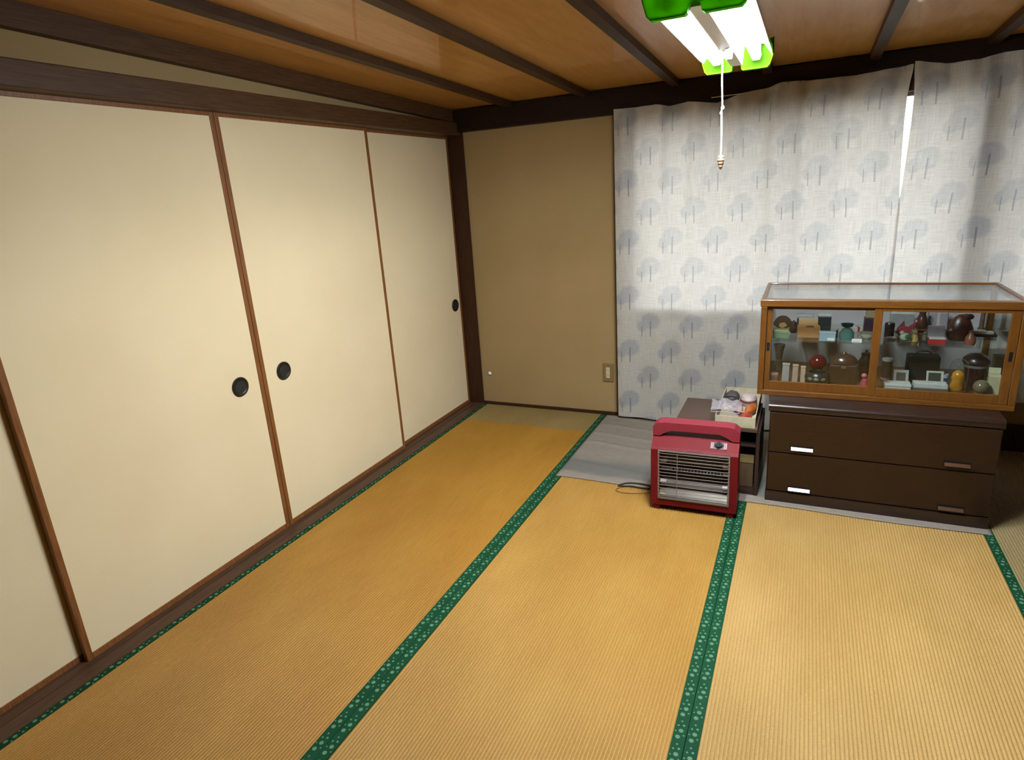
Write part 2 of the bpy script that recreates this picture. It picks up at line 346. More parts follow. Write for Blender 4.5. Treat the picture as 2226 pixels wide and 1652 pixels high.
# windows
def window(n, W_, label):
    x0, x1, z0, z1 = W_
    b = new()
    for q in [(x0, x1, z0, z0+.03), (x0, x1, z1-.03, z1), (x0, x0+.03, z0+.03, z1-.03), (x1-.03, x1, z0+.03, z1-.03)]: bx(b, q[0], q[1], .02, .10, q[2], q[3])
    w = struct('window_%d' % n, b, M['alu'], label)
    xm = (x0+x1)/2
    for k, (a, c, ya) in enumerate([(x0+.03, xm+.02, .065), (xm-.02, x1-.03, .035)]):
        b = new()
        for q in [(a, c, z0+.03, z0+.07), (a, c, z1-.06, z1-.03), (a, a+.035, z0+.07, z1-.06), (c-.035, c, z0+.07, z1-.06)]: bx(b, q[0], q[1], ya, ya+.025, q[2], q[3])
        s = obj('sash', b, M['alu'], w)
        obj('pane', box(a+.035, c-.035, ya+.010, ya+.014, z0+.07, z1-.06), M['wglass'], s)
window(1, W1, 'wide sliding window glowing behind the left curtain')
window(2, W2, 'sliding window behind the far right curtain')

# ------------------------------------------------------------------ sliding paper doors
def fusuma(n, yA, yB, xf_, pull_y, label):
    """panel from yA (near) to yB (far), front face at xf_"""
    z0, z1, t = .003, 1.785, .020
    d = struct('door_%d' % n, box(xf_-t, xf_-.003, yA+.004, yB-.004, z0, z1), M['paper'], label)
    d['category'] = 'sliding door'
    sw = .021
    for a in (yA, yB-sw): obj('stile', box(xf_-t, xf_, a+.0005, a+sw-.0005, z0, z1, .002), M['frame'], d)
    obj('rail', box(xf_-t, xf_-.001, yA+sw, yB-sw, z0, .026, .002), M['frame'], d).name = 'rail'
    obj('rail', box(xf_-t, xf_-.001, yA+sw, yB-sw, 1.762, z1, .002), M['frame'], d)
    prof = [(.0, .0035), (.024, .0035), (.029, .0045), (.033, .0075), (.038, .0075), (.0405, .005), (.0405, .0005)]
    b = lathe(new(), prof, 32); xf(b, Matrix.Translation((xf_-.003, pull_y, .716)) @ Matrix.Rotation(math.radians(90), 4, 'Y'))
    p = obj('finger_pull', b, M['pull'], d, True)
    b = lathe(new(), [(0, 0), (.026, .0), (.026, .0008), (0, .0008)], 28); xf(b, Matrix.Translation((xf_+.0006, pull_y, .716)) @ Matrix.Rotation(math.radians(90), 4, 'Y'))
    obj('pull_dish', b, M['pulld'], p)
    return d
fusuma(1, -.890, -.001, -.026, -.088, 'cream paper sliding door next to the corner post')
fusuma(2, -1.804, -.860, 0.0, -1.682, 'cream paper sliding door, pull to the right of the double stile')
fusuma(3, -2.735, -1.805, 0.0, -1.926, 'cream paper sliding door, pull to the left of the double stile')
fusuma(4, -3.640, -2.705, -.026, -3.55, 'cream paper sliding door at the far left edge')
struct('trim_9', box(-.06, .06, RY+.001, -3.641, .004, 1.776), M['post'], 'wooden post beyond the last sliding door')

# ------------------------------------------------------------------ rush mats
def ribbed(x0, x1, ya, yb, pitch=.0104, amp=.0030):
    b = new(); n = int(round((x1-x0)/pitch)); k = 6; N = n*k; A = []; B = []
    for i in range(N+1):
        x = x0+(x1-x0)*i/N; ph = (i % k)/k; z = amp*(abs(math.sin(math.pi*ph))**.6) - amp
        A.append(b.verts.new((x, ya, z))); B.append(b.verts.new((x, yb, z)))
    for i in range(N): b.faces.new((A[i], A[i+1], B[i+1], B[i]))
    bx(b, x0, x1, ya, yb, -.0135, -.0025)
    return b
def mat_thing(label, x0, x1, bl, br, m, ya=-4.4, yb=-.001, group=None):
    t = thing('rush_mat', label, 'floor mat', (x0, 0, -.0), 0, group)
    w = x1-x0
    obj('woven_surface', ribbed(bl, w-br, ya, yb), m, t, True)
    for a, c in ((0, bl), (w-br, w)):
        if c-a > .001:
            b = box(-(c-a)/2+.0003, (c-a)/2-.0003, ya, yb, -.0135, .0012, .0008)
            obj('cloth_border', b, M['heri'], t, loc=((a+c)/2, 0, 0))['label'] = 'green border cloth with pale dots'
    return t
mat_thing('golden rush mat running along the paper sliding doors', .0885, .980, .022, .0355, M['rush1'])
mat_thing('golden rush mat in the middle, under the red heater', .9805, 1.877, .0345, .0350, M['rush2'])
mat_thing('golden rush mat at right, in front of the drawer chest', 1.8775, 2.828, .0350, .0350, M['rush3'])
mat_thing('pale faded rush mat at the right edge beside the chest', 2.8285, 3.69, 0, .03, M['rushpale'])

# grey cloth on the floor under the furniture
b = new(); nx, ny = 120, 90; X0, X1, Y0, Y1 = .985, 2.822, -.950, -.012; g = []
for i in range(nx+1):
    r_ = []
    for j in range(ny+1):
        u = i/nx; v = j/ny; x = X0+(X1-X0)*u; y = Y0+(Y1-Y0)*v
        fade = max(0, min(1, (1.56-x)/.1))
        edge = min(1, min(x-X0, .02)/.02)*min(1, (y-Y0+.002)/.02)
        wv = max(0, math.sin((y+.05*math.sin(4*x)+.02*math.sin(11*x))*44))**3 * max(0, min(1, (y+.62)/.15))
        w2 = max(0, 1-abs(y+.80+.03*math.sin(5*x)-.12*max(0, 1.12-x))/.05)
        z = .0035 + edge*fade*(.007*wv + .006*w2*w2*(3-2*w2))
        r_.append(b.verts.new((x, y + .006*math.sin(7*x)*(1-v), z)))
    g.append(r_)
for i in range(nx):
    for j in range(ny): b.faces.new((g[i][j], g[i+1][j], g[i+1][j+1], g[i][j+1]))
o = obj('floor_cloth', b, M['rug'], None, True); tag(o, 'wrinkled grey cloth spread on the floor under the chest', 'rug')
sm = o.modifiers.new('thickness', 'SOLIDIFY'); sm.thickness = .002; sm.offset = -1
ZR = .0042

# ------------------------------------------------------------------ curtains
def interp(t, pts):
    for (a, fa), (c, fc) in zip(pts, pts[1:]):
        if t <= c: return fa+(fc-fa)*(t-a)/(c-a)
    return pts[-1][1]
def curtain(label, xl, xr, zb, ztop, uoff, seed, nx=220, nz=60, y0c=-.066, amp=.013, folds=6, hooks=None):
    rnd = random.Random(seed); ph = [rnd.random()*6.28 for _ in range(6)]
    b = new(); uvl = b.loops.layers.uv.new('UVMap'); g = []
    for i in range(nx+1):
        u = i/nx; col_ = []
        for j in range(nz+1):
            v = j/nz
            s = u
            zt = ztop(u)
            z = zb + .010*math.sin(9*u+ph[0]) + (zt-zb)*v
            x = xl(z)+(xr(z)-xl(z))*u + .004*math.sin(9*u*folds+ph[4])*v
            top = v**3
            y = y0c + amp*math.sin(2*math.pi*folds*s+ph[1]+.4*math.sin(3*v+ph[2]))*(.45+.55*top) + amp*.55*math.sin(2*math.pi*folds*.47*s+ph[3])*(1-.3*top)
            y += .006*math.sin(2*math.pi*(folds*2.1)*s+ph[5])*top - .004*v
            y = min(y, -.0425)
            col_.append((b.verts.new((x, y, z)), (xl(.4)+(xr(.4)-xl(.4))*u*1.0+uoff, z+.115)))
        g.append(col_)
    for i in range(nx):
        for j in range(nz):
            q = (g[i][j], g[i+1][j], g[i+1][j+1], g[i][j+1]); f = b.faces.new([k[0] for k in q])
            for lp, k in zip(f.loops, q): lp[uvl].uv = k[1]
    o = obj('curtain', b, M['curtain'], None, True); return tag(o, label, 'curtain')
# u offset puts a tree at x = 1.265 on the even rows
UO = -1.265 + .2435*.5 + .2435*4
gapw = [(0.0, -.010), (1.22, -.010), (1.30, .006), (1.42, .016), (1.60, .027), (1.72, .026), (1.78, .016), (1.83, .003), (2, .0)]
def top1(u):
    x = 1.075+u*1.40
    return interp(x, [(1.07, 1.806), (1.13, 1.800), (1.30, 1.812), (1.38, 1.802), (1.47, 1.818), (1.62, 1.796), (1.745, 1.824), (1.86, 1.828), (1.93, 1.838), (2.10, 1.826), (2.30, 1.838), (2.46, 1.862), (2.6, 1.862)])
def top2(u):
    x = 2.45+u*1.2
    return interp(x, [(2.4, 1.862), (2.47, 1.860), (2.57, 1.846), (2.70, 1.850), (2.80, 1.866), (2.90, 1.852), (3.1, 1.866), (3.3, 1.850), (3.7, 1.862)])
curtain('grey tree-print curtain, the left panel reaching the floor', lambda z: 1.078, lambda z: 2.476-interp(z, gapw)*.55, .016, top1, UO, 3, 300, 70, -.064, .013, 7)
curtain('grey tree-print curtain, the right panel behind the showcase', lambda z: 2.474+interp(z, gapw)*.45, lambda z: 3.62, .27, top2, UO+.06, 11, 260, 60, -.061, .012, 6)
ct = thing('curtain_rod', 'thin pale rod tucked at the top of the left curtain', 'rod', (1.672, -.100, 1.8105))
obj('rod', tube(new(), [(-.077, 0, 0), (.077, 0, .002)], .0022, 8), M['cord'], ct, True)
obj('rod_end', lathe(new(), [(0, -.003), (.003, -.002), (.003, .002), (0, .003)], 10, cx=.078, cz=.002), M['cord'], ct, True)

# ------------------------------------------------------------------ wall fittings
t = thing('wall_socket', 'beige wall socket near the left curtain edge', 'socket', (.992, .0148, .281))
obj('cover_plate', box(-.035, .035, -.008, 0, -.060, .060, .003), M['plate'], t)
ins = obj('socket_insert', box(-.013, .013, -.0115, -.0081, -.036, .036, .002), M['socket'], t)
for z in (.016, -.016):
    for x in (-.005, .005): obj('slot', box(x-.0008, x+.0008, -.0119, -.0114, z-.004, z+.004), M['black'], ins)
t = thing('cable_outlet', 'small round white outlet low on wall by the corner post', 'outlet', (.142, .0148, .222))
b = lathe(new(), [(.014, 0), (.014, .004), (.010, .009), (.005, .012), (0, .012)], 20); xf(b, Matrix.Rotation(math.radians(90), 4, 'X')); obj('outlet_boss', b, M['white'], t, True)
b = lathe(new(), [(.017, 0), (.017, .0025), (.0145, .003), (.0145, 0)], 20); xf(b, Matrix.Rotation(math.radians(90), 4, 'X')); obj('outlet_ring', b, M['plate'], t, True)

# ------------------------------------------------------------------ ceiling lamp
lx, ly0, ly1 = 1.840, -2.180, -1.317      # centre x, near cap, far cap
lz = 1.74
lamp = thing('ceiling_lamp', 'two-tube fluorescent ceiling lamp with translucent green end caps', 'lamp', (lx, (ly0+ly1)/2, lz))
hl = (ly1-ly0)/2
hw = .108
# white reflector body (folded sheet profile)
prof = [(-hw+.004, .036), (-.080, .070), (-.022, .070), (-.017, .016), (.017, .016), (.022, .070), (.080, .070), (hw-.004, .036), (hw-.001, .036), (.082, .076), (.030, .086), (-.030, .086), (-.082, .076), (-hw+.001, .036)]
obj('reflector', prism(new(), prof, 'y', -hl+.02, hl-.02), M['white'], lamp)
capo = [(-hw, .086), (-hw-.002, .040), (-hw+.008, .008), (-hw+.016, .0), (-.020, .0), (-.015, .003), (-.012, .016), (-.009, .019), (.009, .019), (.012, .016), (.015, .003), (.020, .0), (hw-.016, .0), (hw-.008, .008), (hw+.002, .040), (hw, .086)]
def cap(y_end, sgn):
    b = new(); th = .003
    prism(b, capo, 'y', y_end, y_end+sgn*th)
    # rim band that wraps around the tube ends
    n = len(capo); cx, cz = 0, .045
    inner = [(cx+(p[0]-cx)*.97, cz+(p[1]-cz)*.93) for p in capo]
    y2 = y_end+sgn*.024
    for i in range(n-1):
        vs = [b.verts.new((p[0], yy, p[1])) for (p, yy) in ((capo[i], y_end), (capo[i+1], y_end), (capo[i+1], y2), (capo[i], y2))]; b.faces.new(vs)
        vs2 = [b.verts.new((p[0], yy, p[1])) for (p, yy) in ((inner[i], y_end+sgn*th), (inner[i+1], y_end+sgn*th), (inner[i+1], y2), (inner[i], y2))]; b.faces.new(vs2)
        b.faces.new((vs[3], vs[2], vs2[2], vs2[3]))
    return b
obj('end_cap', cap(-hl, 1), M['cap'], lamp)['label'] = 'green plastic end cap'
obj('end_cap', cap(hl, -1), M['cap'], lamp)['label'] = 'green plastic end cap'
for s in (-1, 1):
    obj('tube', tube(new(), [(s*.060, -hl+.045, .036), (s*.060, hl-.045, .036)], .0145, 16), M['tube'], lamp, True)['label'] = 'glowing fluorescent tube'
    for e in (-1, 1): obj('tube_holder', box(s*.060-.012, s*.060+.012, e*(hl-.037)-.0075, e*(hl-.037)+.0075, .022, .068, .003), M['white'], lamp)
obj('starter', lathe(new(), [(0, -.014), (.008, -.012), (.010, -.006), (.010, .0155), (0, .0155)], 14, cx=.010, cy=.10), M['ceramic'], lamp, True)
obj('pull_switch', lathe(new(), [(.004, -.004), (.008, .0), (.008, .0155), (0, .0155)], 14, cx=-.010, cy=.128), M['white'], lamp, True)
obj('ceiling_mount', box(-.05, .05, -.16, .16, .086, 1.925-.0335*((ly0+ly1)/2+.16)-lz-.001, .003), M['white'], lamp)
# pull cord with bead
cyl = (ly0+ly1)/2+.128; cxl = lx-.010
t = thing('pull_cord', 'cream pull cord with banded bead hanging below the lamp', 'cord', (cxl, cyl, 1.435))
obj('cord', tube(new(), [(0, 0, .300), (.001, 0, .24), (.004, 0, .175), (.002, 0, .165), (.004, 0, .10), (.004, 0, .042)], .0021, 8), M['cord'], t, True)
obj('knot', blob(new(), (.005, 0, .172), (.005, .005, .006)), M['cord'], t, True)
obj('knot', blob(new(), (.001, 0, .158), (.004, .004, .005)), M['cord'], t, True)
obj('bead', lathe(new(), [(0, 0), (.0035, .003), (.006, .010), (.006, .013), (.0085, .016), (.0085, .022), (.010, .025), (.010, .034), (.006, .041), (0, .043)], 16, cx=.004), M['bead'], t, True)

# ------------------------------------------------------------------ chest of drawers
CW, CD, CH = .824, .47, .462
ch = thing('drawer_chest', 'low dark brown two-drawer chest under the glass showcase', 'chest', (2.398, -.905, ZR))
h = CW/2
b = new(); bx(b, -h, -h+.018, .012, CD, .05, .43); bx(b, h-.018, h, .012, CD, .05, .43); bx(b, -h+.018, h-.018, CD-.01, CD, .05, .43); bx(b, -h+.018, h-.018, .014, CD-.01, .05, .06)
obj('carcass', b, M['walnut'], ch)
b = new(); prism(b, [(.0, .432), (.003, .428), (.02, .428), (CD, .428), (CD, CH), (.02, CH), (.006, CH-.004), (.0, CH-.012)], 'x', -h-.006, h+.004)
obj('top', b, M['walnutp'], ch, True)
obj('plinth', box(-h-.002, h+.002, .0, CD, 0, .049, .004), M['walnutp'], ch)
for z0, z1, zp in ((.0535, .236, .074), (.240, .424, .268)):
    d = obj('drawer_front', box(-h+.002, h-.002, -.001, .0115, z0, z1, .0035), M['walnut'], ch)
    for xp in (2.122-2.398, 2.680-2.398):
        p = obj('handle_recess', box(xp-.046, xp+.046, -.0022, -.0011, zp-.010, zp+.012, .0004), M['black'], d)
        b = new(); prism(b, [(-.0125, zp-.0085), (-.0023, zp-.0105), (-.0023, zp+.0026)], 'x', xp-.043, xp+.043)
        obj('handle', b, M['bronze'], p)

# ------------------------------------------------------------------ glass showcase
ZC = ZR+CH+.0005
KW, KD, KH = .94, .50, .432
kx0, ky0 = 1.922, -.785
case = thing('showcase', 'honey wood glass showcase full of ornaments on the chest', 'showcase', (kx0, ky0, ZC))
b = new()
bx(b, 0, KW, 0, .030, 0, .022, .002); bx(b, 0, KW, .030, KD, 0, .022)
obj('bottom_board', b, M['honey'], case)
obj('inner_floor', box(.024, KW-.024, .040, KD-.02, .0225, .030), M['honey'], case)
for x in (0, KW-.024):
    for y, w_ in ((0, .034), (KD-.024, .024)): obj('corner_post', box(x, x+.024, y, y+w_, .0225, KH-.0305, .002), M['honeyv'], case)
obj('top_rail', box(-.004, KW+.004, -.004, .036, KH-.030, KH, .003), M['honey'], case)
obj('top_rail', box(0, KW, KD-.024, KD, KH-.030, KH-.001, .002), M['honey'], case)
for x in (-.002, KW-.016): obj('top_rail', box(x, x+.018, .0365, KD-.0245, KH-.030, KH-.001, .002), M['honeyv'], case)
obj('top_glass', box(.016, KW-.016, .036, KD-.024, KH-.010, KH-.005), M['glass'], case)
for x in (.008, KW-.012): obj('side_glass', box(x, x+.004, .0345, KD-.0245, .0225, KH-.0305), M['glass'], case)
obj('back_panel', box(.0245, KW-.0245, KD-.012, KD-.008, .0225, KH-.0305), M['grey'], case)  # opaque grey in place of glass: the curtain's shade put into its colour
SHZ = .700-ZC
obj('glass_shelf', box(.014, KW-.014, .085, KD-.026, SHZ-.006, SHZ-.0005), M['glass'], case)
for x in (.0125, KW-.0265):
    for y in (.12, KD-.08): obj('shelf_bracket', box(x, x+.014, y, y+.012, SHZ-.013, SHZ-.0065, .001), plain('brass', L(190, 150, 70), .25, 1) if x < .1 and y < .2 else bpy.data.materials['brass'], case)
def cdoor(x0, x1, y0, wl, wr, label, px):
    z0, z1 = .0225, KH-.0305
    b = new(); bot = .038; top = .014; yb = y0+.012
    bx(b, x0, x0+wl, y0, yb, z0, z1, .0015); bx(b, x1-wr, x1, y0, yb, z0, z1, .0015)
    bx(b, x0+wl, x1-wr, y0, yb, z0, z0+bot, .0015); bx(b, x0+wl, x1-wr, y0, yb, z1-top, z1, .0015)
    d = obj('sliding_door', b, M['honeyv'], case); d['label'] = label
    obj('pane', box(x0+wl-.002, x1-wr+.002, y0+.005, y0+.008, z0+bot-.002, z1-top+.002), M['glass'], d)
    obj('finger_pull', box(px-.006, px+.006, y0-.0008, y0-.0001, .20, .238, .0003), M['black'], d)
cdoor(.026, .455, .018, .022, .02, 'left sliding glass door', .036)
cdoor(.432, KW-.026, .003, .030, .030, 'right sliding glass door', KW-.026-.014)

# ------------------------------------------------------------------ ornaments in the showcase
ZU, ZL = .7004, ZC+.0306
def it(name, label, cat, x, y, up, rz=0, group=None):
    return thing(name, label, cat, (x, y, ZU if up else ZL), rz, group)
def cbox(b, w, d, h, z=0, bev=.002): return bx(b, -w/2, w/2, -d/2, d/2, z, z+h, bev)
def tray_walls(b, w, d, h, t=.003, z=0):
    bx(b, -w/2, w/2, -d/2, d/2, z, z+t); bx(b, -w/2, -w/2+t, -d/2, d/2, z+t, z+h); bx(b, w/2-t, w/2, -d/2, d/2, z+t, z+h)
    bx(b, -w/2+t, w/2-t, -d/2, -d/2+t, z+t, z+h); bx(b, -w/2+t, w/2-t, d/2-t, d/2, z+t, z+h); return b
G1, G2 = 'ornaments on the upper glass shelf', 'ornaments on the showcase floor'
# --- upper shelf, left door
t = it('folding_fan', 'brown open fan ornament standing at the upper left of showcase', 'fan', 2.006, -.545, 1, 0, G1)
b = new(); n = 14; pts = [(0, .006)] + [(.042*math.cos(math.radians(10+160*k/n)), .030+.052*math.sin(math.radians(10+160*k/n))) for k in range(n+1)]
obj('fan_leaf', prism(b, pts, 'y', -.003, .003), pc(86, 62, 44), t); obj('fan_stand', cbox(new(), .030, .024, .010), pc(60, 40, 30), t)
obj('fan_motif', prism(new(), [(-.016, .030), (.0, .022), (.020, .036), (.008, .050), (-.012, .046)], 'y', -.0055, -.0035), pc(206, 160, 96), t)
t = it('gift_box', 'pale green small box at the left front of glass shelf', 'box', 2.003, -.660, 1, 0, G1)
obj('box_base', cbox(new(), .064, .045, .024, .004), pc(126, 150, 116), t); obj('lid', cbox(new(), .068, .049, .014, .0285), pc(172, 178, 130), t)
for s in (-1, 1): obj('foot', lathe(new(), [(.003, 0), (.004, .0042), (0, .0042)], 10, cx=s*.024, cy=-.015), pc(210, 210, 200), t); 
t = it('small_pot', 'small brown pot between the fan and the peach box', 'pot', 2.053, -.540, 1, 0, G1)
obj('pot_body', lathe(new(), [(0, 0), (.012, 0), (.018, .012), (.018, .030), (.012, .042), (.013, .047), (.010, .047), (.008, .042), (0, .042)], 20), pc(84, 58, 50, .3), t, True)
obj('pot_lid', lathe(new(), [(0, .0475), (.012, .0475), (.010, .053), (.003, .056), (.003, .060), (0, .060)], 16), pc(70, 46, 40, .3), t, True)
t = it('lidded_box', 'dark purple box with white top behind the peach box', 'box', 2.100, -.440, 1, 0, G1)
obj('box_base', cbox(new(), .070, .05, .054), pc(62, 48, 66), t); obj('lid', cbox(new(), .074, .054, .016, .0545), pc(176, 174, 174), t)
t = it('open_box', 'peach coloured open wooden box on the glass shelf', 'box', 2.116, -.600, 1, .06, G1)
obj('box_walls', tray_walls(new(), .092, .060, .046, .004), pc(222, 160, 102), t); 
obj('box_flap', xf(box(-.040, .040, 0, .003, 0, .030, .001), Matrix.Translation((0, .030, .0462)) @ Matrix.Rotation(math.radians(-12), 4, 'X')), pc(204, 160, 106), t)
obj('content', blob(new(), (.004, 0, .030), (.024, .016, .020), 1, .3, 4), pc(112, 78, 46), t, True)
t = it('watch_box', 'black box with pale lid standing behind the blue box', 'box', 2.182, -.475, 1, 0, G1)
obj('box_base', cbox(new(), .056, .045, .070), pc(38, 44, 42), t); obj('lid', cbox(new(), .058, .047, .012, .0705), pc(190, 188, 186), t)
t = it('glasses_box', 'pale blue box with white label at the front of glass shelf', 'box', 2.192, -.675, 1, 0, G1)
obj('box_base', cbox(new(), .064, .034, .034), pc(156, 182, 196), t); obj('paper_label', box(-.0, .028, -.0178, -.0172, .004, .016), pc(238, 236, 230), t); obj('lid', cbox(new(), .066, .036, .006, .0345, .001), pc(176, 198, 210), t)
t = it('small_vial', 'tiny white-capped vial between the blue box and teal pouch', 'vial', 2.230, -.610, 1, 0, G1)
obj('vial_body', lathe(new(), [(0, 0), (.006, 0), (.006, .030), (.004, .034), (0, .034)], 12), pc(70, 66, 62, .2), t, True); obj('vial_cap', lathe(new(), [(0, .0342), (.006, .0342), (.006, .042), (0, .044)], 12), pc(226, 222, 212), t, True)
t = it('drawstring_pouch', 'teal cloth pouch with gathered dark green neck', 'pouch', 2.268, -.640, 1, 0, G1)
obj('pouch_body', lathe(new(), [(0, 0), (.026, 0), (.030, .010), (.029, .030), (.018, .048), (.010, .053), (0, .053)], 22, 1, .7), pc(88, 134, 126, .8), t, True)
obj('pouch_neck', lathe(new(), [(.009, .0535), (.020, .058), (.026, .070), (.022, .072), (.008, .062), (0, .062)], 14, 1, .7), pc(24, 72, 66, .8), t, True)
t = it('candy_packet', 'small red and white packet at the back of glass shelf', 'packet', 2.322, -.475, 1, .3, G1)
obj('packet', cbox(new(), .036, .022, .022), pc(206, 196, 190), t); obj('red_band', cbox(new(), .012, .0226, .0226), pc(176, 48, 54), t)
t = it('name_card', 'small white folded card at the front edge of glass shelf', 'card', 2.306, -.682, 1, 0, G1)
obj('card_face', prism(new(), [(-.008, 0), (.008, 0), (.001, .013), (-.001, .013)], 'x', -.019, .019), pc(216, 218, 204), t); obj('card_line', box(-.012, .012, -.0076, -.0066, .003, .004), pc(150, 150, 140), t)
t = it('incense_box', 'dark maroon box with tan upper box beside the centre stile', 'box', 2.366, -.510, 1, 0, G1)
obj('box_base', cbox(new(), .050, .044, .074), pc(60, 38, 50), t); obj('upper_box', cbox(new(), .042, .036, .034, .0745), pc(150, 134, 96), t)
t = it('rice_bowl', 'white porcelain bowl in front of the maroon box', 'bowl', 2.347, -.640, 1, 0, G1)
obj('bowl_body', lathe(new(), [(0, 0), (.012, 0), (.012, .004), (.022, .010), (.028, .022), (.029, .034), (.027, .034), (.025, .022), (.012, .009), (0, .008)], 26), pc(206, 204, 188, .25), t, True)
obj('rim_line', lathe(new(), [(.0292, .030), (.0296, .031), (.0296, .033), (.0292, .034)], 26), pc(150, 150, 130), t, True)
# --- upper shelf, right door
t = it('plastic_case', 'clear grey plastic case at the back behind the red crane', 'case', 2.498, -.405, 1, 0, G1)
obj('case_body', cbox(new(), .090, .06, .074), pc(150, 150, 148, .2), t); obj('case_lid', cbox(new(), .092, .062, .014, .0745), pc(204, 200, 194, .2), t)
t = it('tea_caddy', 'dark small caddy at the left behind the saucer', 'caddy', 2.437, -.560, 1, 0, G1)
obj('caddy_body', lathe(new(), [(0, 0), (.018, 0), (.019, .006), (.019, .046), (0, .046)], 20), pc(58, 42, 38, .3), t, True); obj('caddy_lid', lathe(new(), [(0, .0465), (.0195, .0465), (.0195, .058), (.016, .063), (0, .063)], 20), pc(48, 34, 32, .3), t, True)
t = it('folded_crane', 'red folded crane ornament on the glass shelf', 'ornament', 2.500, -.520, 1, 0, G1)
b = new(); prism(b, [(-.036, .010), (-.010, .004), (.018, .010), (.040, .060), (.030, .052), (.012, .036), (-.006, .040), (-.022, .030)], 'y', -.010, .010); obj('crane_body', b, pc(146, 44, 50, .6), t)
obj('crane_wing', prism(new(), [(-.030, .024), (.004, .020), (-.004, .062)], 'y', .0105, .016), pc(120, 32, 40, .6), t); obj('crane_base', cbox(new(), .050, .030, .0038), pc(60, 40, 34), t)
obj('crane_head', blob(new(), (.040, 0, .062), (.006, .005, .006)), pc(196, 120, 116), t, True)
t = it('tall_vase', 'tall brown lacquer vase at the back of right glass shelf', 'vase', 2.570, -.450, 1, 0, G1)
obj('vase_body', lathe(new(), [(0, 0), (.018, 0), (.024, .014), (.026, .040), (.018, .066), (.012, .082), (.016, .098), (.014, .098), (.010, .082), (0, .080)], 24), pc(78, 48, 40, .25), t, True)
obj('vase_foot_ring', lathe(new(), [(.0225, .010), (.0262, .014), (.0262, .018), (.0245, .018)], 24), pc(150, 110, 60, .3), t, True)
t = it('saucer_stack', 'white saucers stacked at the left end behind right door', 'saucer', 2.436, -.655, 1, 0, G1)
for k in range(3): obj('saucer', lathe(new(), [(0, .0), (.010, 0), (.020, .005), (.0205, .006), (.010, .002), (0, .002)], 22, cz=k*.0065), pc(206, 196, 184, .25), t, True)
t = it('porcelain_bird', 'white and green porcelain bird at the shelf front', 'figurine', 2.486, -.650, 1, .2, G1)
obj('bird_body', blob(new(), (0, 0, .022), (.020, .013, .018)), pc(200, 212, 188, .3), t, True); obj('bird_head', blob(new(), (-.012, 0, .040), (.009, .008, .009)), pc(214, 220, 200, .3), t, True)
obj('bird_wing', blob(new(), (.008, -.011, .024), (.013, .004, .010)), pc(70, 120, 80, .3), t, True); obj('bird_stand', cbox(new(), .036, .024, .005), pc(70, 90, 66), t)
t = it('lucky_figurine', 'small yellow seated figurine beside the porcelain bird', 'figurine', 2.524, -.634, 1, 0, G1)
obj('figure_body', lathe(new(), [(0, 0), (.013, 0), (.015, .010), (.010, .026), (.006, .032), (0, .032)], 18), pc(206, 178, 96, .4), t, True); obj('figure_head', blob(new(), (0, 0, .041), (.009, .009, .010)), pc(214, 196, 136, .4), t, True)
t = it('silver_figurine', 'small silver figurine on a dark base at shelf front', 'figurine', 2.559, -.634, 1, 0, G1)
obj('figure_base', cbox(new(), .030, .022, .006), pc(40, 40, 36), t); obj('figure_body', lathe(new(), [(0, .006), (.009, .0065), (.011, .016), (.006, .030), (0, .031)], 16), pc(168, 166, 158, .25, .6), t, True); obj('figure_head', blob(new(), (0, 0, .038), (.006, .006, .007)), pc(188, 180, 168, .3, .5), t, True)
t = it('wrapped_parcel', 'lilac-grey wrapped parcel at the back of right shelf', 'parcel', 2.640, -.375, 1, 0, G1)
obj('parcel', cbox(new(), .074, .05, .082, 0, .006), pc(160, 150, 160, .7), t); obj('ribbon', cbox(new(), .012, .0512, .0832, 0, .001), pc(198, 188, 176), t)
t = it('red_white_box', 'white open box with red base, lid raised', 'box', 2.598, -.662, 1, 0, G1)
obj('box_base', cbox(new(), .060, .036, .020), pc(186, 40, 44), t); obj('lining', cbox(new(), .056, .032, .008, .0202), pc(216, 214, 212), t)
obj('open_lid', xf(box(-.030, .030, 0, .006, 0, .050, .002), Matrix.Translation((0, .0195, .0212)) @ Matrix.Rotation(math.radians(-14), 4, 'X')), pc(186, 180, 190), t)
t = it('carved_root', 'large dark carved wooden ornament on the right glass shelf', 'carving', 2.690, -.575, 1, 0, G1)
obj('carved_mass', lathe(new(), [(0, 0), (.040, 0), (.049, .020), (.046, .050), (.036, .078), (.024, .096), (.012, .106), (0, .108)], 18, 1, .8), pc(72, 40, 30, .35, 0, .3), t, True)
obj('carved_knob', blob(new(), (.020, -.004, .098), (.020, .018, .014), 1, .3, 5), pc(60, 34, 26, .35), t, True); obj('carved_lump', blob(new(), (-.030, -.012, .030), (.020, .022, .030), 1, .25, 6), pc(84, 44, 36, .35), t, True)
t = it('small_flask', 'small pinkish brown flask in front of the carved ornament', 'flask', 2.712, -.662, 1, 0, G1)
obj('flask_body', lathe(new(), [(0, 0), (.017, 0), (.020, .010), (.018, .030), (.009, .044), (.008, .052), (.006, .052), (.006, .044), (0, .042)], 20), pc(140, 84, 64, .35), t, True); obj('stopper', lathe(new(), [(0, .0525), (.008, .0525), (.007, .059), (0, .060)], 14), pc(112, 70, 40), t, True)
t = it('lacquer_tray', 'dark lacquer tray holding pale packets at the right shelf end', 'tray', 2.790, -.480, 1, 0, G1)
obj('tray_dish', tray_walls(new(), .088, .070, .012, .003), pc(48, 30, 28, .25), t)
for k, (x, y) in enumerate(((-.022, -.006), (.004, .010), (.024, -.008))): obj('packet', rotz(bx(new(), x-.010, x+.010, y-.012, y+.012, .0032, .020, .003), .3*(k-1), (x, y, 0)), pc(196, 188, 176), t)
